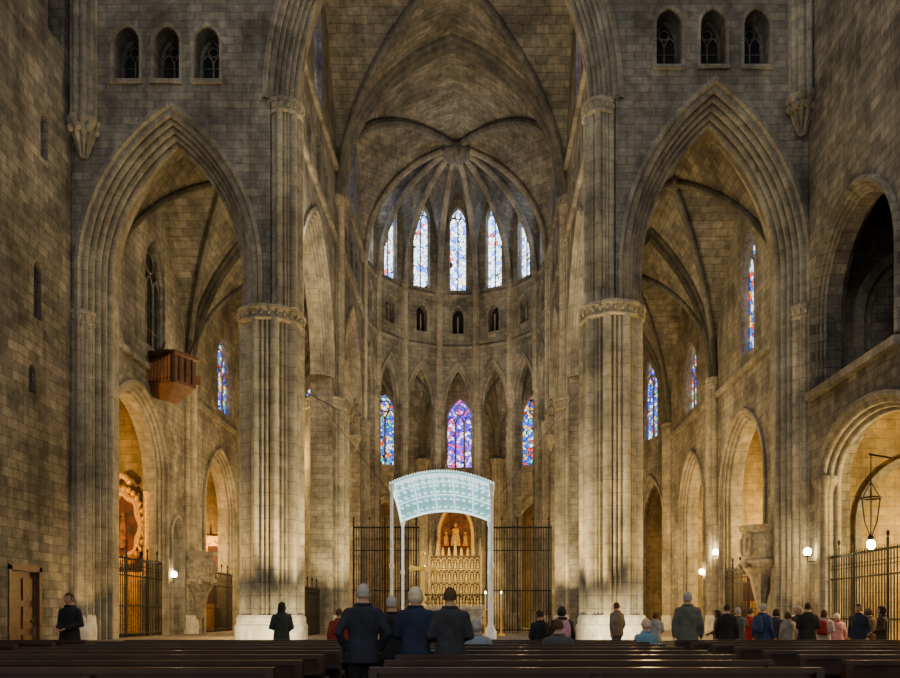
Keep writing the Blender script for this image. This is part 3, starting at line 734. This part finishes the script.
# ------------------------------------------------------------------ people
SK=plain('skin',(.50,.28,.18),.55,noise=.08); SHOE=plain('shoe_leather',(.02,.017,.015),.5)
EYE=plain('eye_dark',(.02,.015,.01),.3); LIP=plain('lips',(.42,.16,.13),.5)
cache={}
def cl(c,n='cloth'):
    k=tuple(c)
    if k not in cache: cache[k]=plain('%s_fabric_%d'%(n,len(cache)),c,.85,noise=.3,nscale=9,bump=.3)
    return cache[k]
def person(name,x,y,h,face,coat,trou,hair,style='short',pose='down',hem=.82,seat=False,bag=None,scarf=None,vox=.022,z0=0):
    s=h/1.72 if not seat else 1.0
    e=empty(name,(x,y,z0),face); e.scale=(s,s,s)
    dz=-.42 if seat else 0
    mb=MB()
    def ring(z,a,b,cy=0,n=20):
        return [Vector((a*math.copysign(abs(math.cos(t))**.8,math.cos(t)),cy+b*math.copysign(abs(math.sin(t))**.8,math.sin(t)),z+dz)) for t in [2*PI*k/n for k in range(n)]]
    hz=.84 if seat else hem
    R=[ring(hz,.20+.02*(hz<.7),.15+.02*(hz<.7)),ring(max(hz+.05,.93),.19,.14),ring(1.08,.172,.125),ring(1.2,.185,.13),ring(1.33,.200,.13,-.005),ring(1.41,.182,.112,-.01),ring(1.455,.125,.09,-.01),ring(1.50,.068,.068,0),ring(1.57,.054,.056,.01),ring(1.62,.05,.05,.015)]
    mb.loft(R)
    def limb(pts,rad):
        mb.tube(pts,rad,10)
        for p,r in zip(pts,rad): mb.sph(p,r*.99,0,10,8)
    if seat:
        for q in(-1,1): limb([(q*.09,0,.5),(q*.12,.40,.50),(q*.12,.42,.12)],[.1,.075,.05]); mb.sph((q*.12,.5,.05),(.05,.14,.05))
    else:
        st=.06 if pose=='walk' else .0
        for q in(-1,1): limb([(q*.09,0,.92),(q*.10,.02+q*st,.49),(q*.105,-.01+q*st*2.2,.09)],[.10,.072,.05]); mb.sph((q*.11,.06+q*st*2.2,.045),(.048,.13,.045))
    hands=[]
    for q in(-1,1):
        S=Vector((q*.172,0,1.375+dz))
        if pose in('down','walk'):
            E=Vector((q*.245,-.03,1.12+dz)); Wr=Vector((q*.245,.04+(.08*q if pose=='walk' else 0),.89+dz))
        elif pose=='front':
            E=Vector((q*.25,-.02,1.13+dz)); Wr=Vector((q*.09,.2,1.05+dz))
        elif pose=='photo':
            E=Vector((q*.24,.10,1.2+dz)); Wr=Vector((q*.09,.24,1.44+dz))
        elif pose=='pocket':
            E=Vector((q*.29,-.06,1.14+dz)); Wr=Vector((q*.21,.07,.95+dz))
        else:
            E=Vector((q*.25,-.02,1.13+dz)); Wr=Vector((q*.2,.22,1.0+dz))
        limb([S,S.lerp(E,.5),E,E.lerp(Wr,.5),Wr],[.072,.062,.056,.05,.04]); hands.append((Wr,(Wr-E).normalized(),q))
    me=bpy.data.meshes.new('b'); me.from_pydata(mb.v,[],mb.f)
    bm=bmesh.new(); bm.from_mesh(me); bmesh.ops.recalc_face_normals(bm,faces=bm.faces); bm.to_mesh(me); bm.free()
    o=bpy.data.objects.new('body',me); scene.collection.objects.link(o)
    md=o.modifiers.new('r','REMESH'); md.mode='VOXEL'; md.voxel_size=vox
    m2=o.modifiers.new('s','SMOOTH'); m2.iterations=4; m2.factor=.5
    dg=bpy.context.evaluated_depsgraph_get(); dg.update()
    nm=bpy.data.meshes.new_from_object(o.evaluated_get(dg)); o.modifiers.clear(); o.data=nm
    nm.materials.clear()
    for m in (cl(coat),cl(trou),SHOE,SK,cl(scarf) if scarf else SK): nm.materials.append(m)
    for pl in nm.polygons:
        c=pl.center; z=c.z-dz
        if c.z<.085: k=2
        elif seat and c.y>.1 and c.z<.6 and abs(c.x)<.21: k=1
        elif z<hz and abs(c.x)<.2 : k=1
        elif z>1.475 and abs(c.x)<.09: k=4 if scarf and z<1.54 else 3
        else: k=0
        pl.material_index=k
    nm.shade_smooth(); o.parent=e
    mb=MB(); mb.tube([(.084*math.cos(k*PI/8),.080*math.sin(k*PI/8)-.005,1.478+dz) for k in range(17)],.020,8); mb.build('collar',[cl(coat)],e,60)
    if scarf:
        mb=MB(); mb.tube([(.085*math.cos(k*PI/8),.085*math.sin(k*PI/8),1.485+dz+.01*math.sin(k)) for k in range(17)],.04,8); mb.tube([(.04,.1,1.46+dz),(.06,.15,1.3+dz),(.06,.15,1.12+dz)],[.04,.045,.05],8); mb.build('scarf',[cl(scarf)],e,60)
    hc=Vector((0,.02,1.605+dz)); mb=MB()
    mb.sph(hc,(.073,.092,.115),0,20,14)
    for i,v in enumerate(mb.v):
        d=Vector(v)-hc
        if d.z<0: k=1+d.z*1.9; d.x*=k; d.y=d.y*(1+d.z*1.0)+(-d.z)*.12*(d.y>0)
        if d.y>.03 and -.01<d.z<.03 and abs(abs(d.x)-.03)<.017: d.y-=.008
        mb.v[i]=tuple(hc+d)
    mb.tube([hc+Vector((0,.088,.028)),hc+Vector((0,.108,-.012)),hc+Vector((0,.104,-.024))],[.009,.015,.012],8)
    for q in(-1,1):
        mb.sph(hc+Vector((q*.075,-.005,-.005)),(.011,.02,.032),0,8,6)
        mb.sph(hc+Vector((q*.03,.081,.012)),(.012,.008,.008),1,8,6)
        mb.tube([hc+Vector((q*.017,.092,.03)),hc+Vector((q*.045,.080,.03))],.004,5,3)
    mb.sph(hc+Vector((0,.09,-.052)),(.024,.008,.007),2,8,6)
    mb.build('head',[SK,EYE,LIP,cl(hair)],e,70)
    mb=MB(); low={'short':-.045,'bob':-.10,'long':-.12,'bald':-.05}[style]
    sc={'short':1.10,'bob':1.24,'long':1.2,'bald':1.06}[style]
    mb.sph((0,0,0),(.075*sc,.094*sc,.115*min(sc,1.08)),0,28,20)
    vv=[Vector(v) for v in mb.v]; F2=[]
    for f in mb.f:
        c=sum((vv[i] for i in f),Vector())/len(f)
        front=c.y>.035 and c.z<.055
        if style=='bald' and c.z>.07: continue
        side=style=='short' and abs(c.x)>.06 and c.z<-.01 and c.y>-.03
        if front or side or c.z<low: continue
        F2.append(f)
    m3=MB()
    for v in vv:
        n=1+.035*math.sin(v.x*170+v.z*60)+.02*math.sin(v.y*210)
        if style in('bob','long') and v.z<0: v.x*=1.06; v.y*=1.05
        m3.v.append(tuple(hc+Vector((v.x*n,v.y*n-.004,v.z+.004))))
    m3.f=F2; m3.m=[0]*len(F2)
    if style=='long':
        m3.loft([[hc+Vector((a*math.cos(t),-.055+b*math.sin(t),z)) for t in [2*PI*k/12 for k in range(12)]] for z,a,b in ((.02,.08,.05),(-.08,.088,.05),(-.18,.085,.045),(-.27,.06,.03),(-.30,.03,.015))])
    m3.build('hair',[cl(hair)],e,60,recalc=False)
    mb=MB()
    for Wr,d,q in hands:
        a=(Vector((0,1,0))-d*d.y); a=a.normalized() if a.length>.3 else Vector((0,0,1))
        b=d.cross(a).normalized()
        rings=[]
        for t,w_,th in ((-.02,.026,.022),(.02,.036,.017),(.06,.043,.015),(.095,.040,.012)):
            rings.append([Wr+d*t+a*(w_*math.cos(k))+b*(th*math.sin(k)) for k in [2*PI*j/10 for j in range(10)]])
        mb.loft(rings)
        inw=Vector((-q,0,0)) if pose in('down','walk','pocket') else Vector((0,0,-1)); curl=(inw-d*inw.dot(d)).normalized()
        for i,fl in enumerate((.072,.084,.078,.060)):
            base=Wr+d*.088+a*(.030-.0205*i)
            mb.tube([base,base+d*fl*.42+curl*fl*.10,base+d*fl*.72+curl*fl*.32,base+d*fl*.88+curl*fl*.6],[.0095,.009,.008,.0065],6)
        base=Wr+d*.03+a*.032
        mb.tube([base,base+d*.028+a*.022+curl*.01,base+d*.058+a*.026+curl*.025],[.012,.0105,.008],6)
    mb.build('hands',[SK],e,60)
    if pose=='photo':
        mb=MB(); mb.box((0,.30,1.52+dz),(.15,.012,.08)); mb.build('smartphone',[M_IRON],e)
    if bag:
        mb=MB(); rr=[]
        for z,a,b in ((1.0,.10,.05),(1.03,.14,.08),(1.15,.15,.095),(1.32,.14,.085),(1.40,.11,.06),(1.43,.05,.03)): rr.append(ring(z,a,b,-.20,16))
        mb.loft(rr); rr=[ring(z,a,b,-.29,12) for z,a,b in ((1.05,.08,.02),(1.08,.1,.035),(1.18,.1,.035),(1.22,.08,.015))]; mb.loft(rr)
        for q in(-1,1): mb.tube([(q*.09,-.14,1.40+dz),(q*.11,-.02,1.475+dz),(q*.12,.115,1.40+dz),(q*.13,.12,1.2+dz),(q*.15,-.1,1.05+dz)],.018,6)
        mb.build('backpack',[cl(bag)],e,60)
    return e
NAVY=(.016,.019,.034); BLK=(.012,.012,.014); GREY=(.08,.08,.08); JEAN=(.03,.05,.10)
GH=(.42,.39,.35); DH=(.03,.018,.012); BL=(.68,.56,.38); BR=(.09,.045,.022)
person('man_in_navy_jacket',-.34,9.6,1.73,.12,NAVY,BLK,GH,'short','pocket',.78,vox=.016)
person('man_in_dark_jacket',-.13,10.85,1.62,.15,BLK,BLK,GH,'short','pocket',.8,vox=.018)
person('woman_in_blue_coat',.28,9.68,1.70,-.2,(.012,.020,.050),BLK,BL,'bob','front',.72,vox=.016)
person('man_in_grey_suit',.70,9.65,1.69,.1,(.030,.032,.040),BLK,BR,'short','front',.80,vox=.016)
person('seated_woman',1.02,12.5,1.3,0,(.26,.33,.40),BLK,GH,'bob','sit',seat=True)
person('seated_man',.75,13.6,1.3,.3,BLK,BLK,DH,'short','sit',seat=True)
person('seated_man',2.3,12.5,1.3,-.2,GREY,BLK,BR,'short','sit',seat=True)
person('woman_with_backpack',2.65,15.2,1.53,.1,(.02,.018,.02),BLK,DH,'bob','down',.8,bag=(.50,.26,.34))
person('standing_woman',2.25,15.4,1.46,.4,BLK,BLK,DH,'short','front',.8)
person('man_in_grey_jacket',4.9,22.0,1.72,.6,(.17,.14,.11),GREY,BR,'short','walk',.8)
person('woman_in_light_coat',5.9,21.7,1.45,-.4,(.35,.35,.37),JEAN,BR,'bob','front',.8)
person('man_in_green_coat',5.2,15.8,1.82,-.3,(.12,.13,.10),(.08,.09,.075),GH,'short','walk',.6)
person('seated_person_in_blue',4.15,14.7,1.3,.3,(.16,.32,.44),JEAN,BL,'short','sit',seat=True)
person('woman_in_dark_green_jacket',-3.35,18.0,1.66,0,(.035,.045,.036),BLK,DH,'long','front',.8)
person('man_in_black_coat',-6.9,15.6,1.80,PI-.3,BLK,BLK,BR,'short','front',.62)
person('child_in_red_jacket',-1.8,16.5,1.5,.3,(.25,.03,.02),BLK,BR,'short','down',.8)
grp=[(727,1.62,BLK,DH,'short','down'),(738,1.56,(.10,.10,.09),GH,'short','photo'),(750,1.54,(.5,.02,.015),BR,'short','front'),(763,1.64,(.02,.045,.12),GH,'short','walk'),
(776,1.52,(.04,.04,.045),DH,'bob','down'),(799,1.6,(.05,.045,.03),GH,'bob','down'),(808,1.66,BLK,DH,'short','front'),(824,1.5,(.55,.48,.42),BR,'long','front'),
(837,1.42,(.70,.32,.34),BL,'bob','down'),(859,1.64,(.02,.027,.045),DH,'short','down'),(869,1.55,(.09,.05,.03),BR,'bob','pocket'),(882,1.58,(.05,.028,.015),DH,'long','front'),(788,1.45,(.33,.29,.24),BR,'bob','down'),(718,1.5,(.2,.08,.06),DH,'bob','front')]
names=['visitor_in_black','visitor_taking_photo','visitor_in_red','visitor_in_blue_jacket','visitor_in_grey','woman_in_olive_coat','man_in_black','woman_in_white','girl_in_pink','man_in_navy','woman_in_brown_coat','woman_in_long_brown_coat','visitor_in_beige','visitor_in_maroon']
for i,((px,h,c,hr,st,po),nm) in enumerate(zip(grp,names)):
    y=18.6+(i*37%11)*.22
    x=1+(px-475)*y/800
    person(nm,x,y,h,random.uniform(-1.2,1.2)+(PI if i in(5,9) else 0),c,random.choice([BLK,JEAN,GREY]),hr,st,po,.8 if i%3 else .65,bag=(.03,.06,.14) if i in(3,) else ((.3,.02,.02) if i==7 else None),scarf=(.4,.1,.1) if i==8 else None,vox=.024)

# ------------------------------------------------------------------ lights
def pt(n,loc,p,col=(1,.8,.5),r=.12):
    l=bpy.data.lights.new(n,'POINT'); l.energy=p; l.color=col; l.shadow_soft_size=r
    o=bpy.data.objects.new(n,l); scene.collection.objects.link(o); o.location=loc
def spot(n,loc,tgt,p,ang,col=(1,.82,.55),blend=.8,r=.1):
    l=bpy.data.lights.new(n,'SPOT'); l.energy=p; l.color=col; l.spot_size=math.radians(ang); l.spot_blend=blend; l.shadow_soft_size=r
    o=bpy.data.objects.new(n,l); scene.collection.objects.link(o); o.location=loc
    d=Vector(tgt)-Vector(loc); o.rotation_euler=d.to_track_quat('-Z','Y').to_euler()
WM=(1,.66,.24); NW=(1,.86,.64); PW=(1,.77,.38)
for s in (-1,1):
    spot('pier_uplight',(s*3.1,23.8,.7),(s*5.3,25.2,7.5),3300,66,PW)
    spot('pier_uplight',(s*7.6,23.2,.7),(s*5.8,25.3,6),900,56,WM)
    spot('pier_floodlight',(s*4.3,23.0,.75),(s*5.3,25.6,1.2),420,60,(1,.82,.48))
    spot('pier_floodlight',(s*6.9,23.2,.75),(s*5.6,25.6,1.3),250,60,(1,.82,.48))
    spot('respond_uplight',(s*10.4,24.0,.7),(s*11.3,25.3,5),260,70,WM)
    pt('aisle_lamp',(s*6.9,27.3,2.3),480,WM)
    pt('aisle_lamp',(s*7.4,33.0,8.0),330,WM)
    pt('aisle_lamp',(s*8.0,38.5,4.0),700,WM)
    spot('chancel_uplight',(s*3.4,31.5,1.5),(s*5.2,34,7),1500,80,PW)
    for k,(a,p_) in enumerate(((30,420),(60,420),(5,170))):
        t=math.radians(a)*s; pt('ambulatory_lamp',(8.2*math.sin(t),42+8.2*math.cos(t),4.0),p_,WM)
pt('chancel_fill',(-3.6,27.3,13.5),330,NW); pt('chancel_fill',(3.6,27.3,13.5),330,NW)  # unseen fill lights added to brighten the enclosed chancel
spot('apse_fill',(0,37,7),(0,46,19),1900,90,NW)  # added fill without a fixture, brightens the apse
pt('chapel_lamp',(-13.9,27.6,5.5),750,(1,.60,.16)); pt('chapel_lamp',(-13.3,38.3,4.5),800,(1,.56,.16))
pt('chapel_lamp',(13.3,30.5,4.5),1000,(1,.66,.22)); pt('chapel_lamp',(13.3,37.5,4.5),800,WM)
pt('chapel_lamp',(14.6,20.8,3.6),1700,(1,.72,.26)); pt('chapel_lamp',(13.6,14.4,5.5),500,WM)
pt('baldachin_fill',(-.1,28.4,3.9),80,(.8,.97,1))  # added fill under the canopy, no fixture modelled
spot('retable_fill',(-.9,36.6,6.5),(0,40.6,3.4),700,44,(1,.74,.32)); spot('retable_fill',(1.2,36.6,6.5),(0,41.6,5.5),170,40,(1,.66,.26))  # added fills that brighten the retable and niche, no fixtures
w=bpy.data.worlds.new('World'); scene.world=w; w.use_nodes=True
bg=w.node_tree.nodes['Background']; bg.inputs[0].default_value=(1,.98,.94,1); bg.inputs[1].default_value=.66

# ------------------------------------------------------------------ camera
cam=bpy.data.cameras.new('camera'); co=bpy.data.objects.new('camera',cam); scene.collection.objects.link(co)
co.location=(1,0,1.35); co.rotation_euler=(PI/2,0,0)
cam.sensor_fit='HORIZONTAL'; cam.sensor_width=36; cam.lens=32; cam.shift_x=-25/900; cam.shift_y=277/900
cam.clip_end=200
scene.camera=co
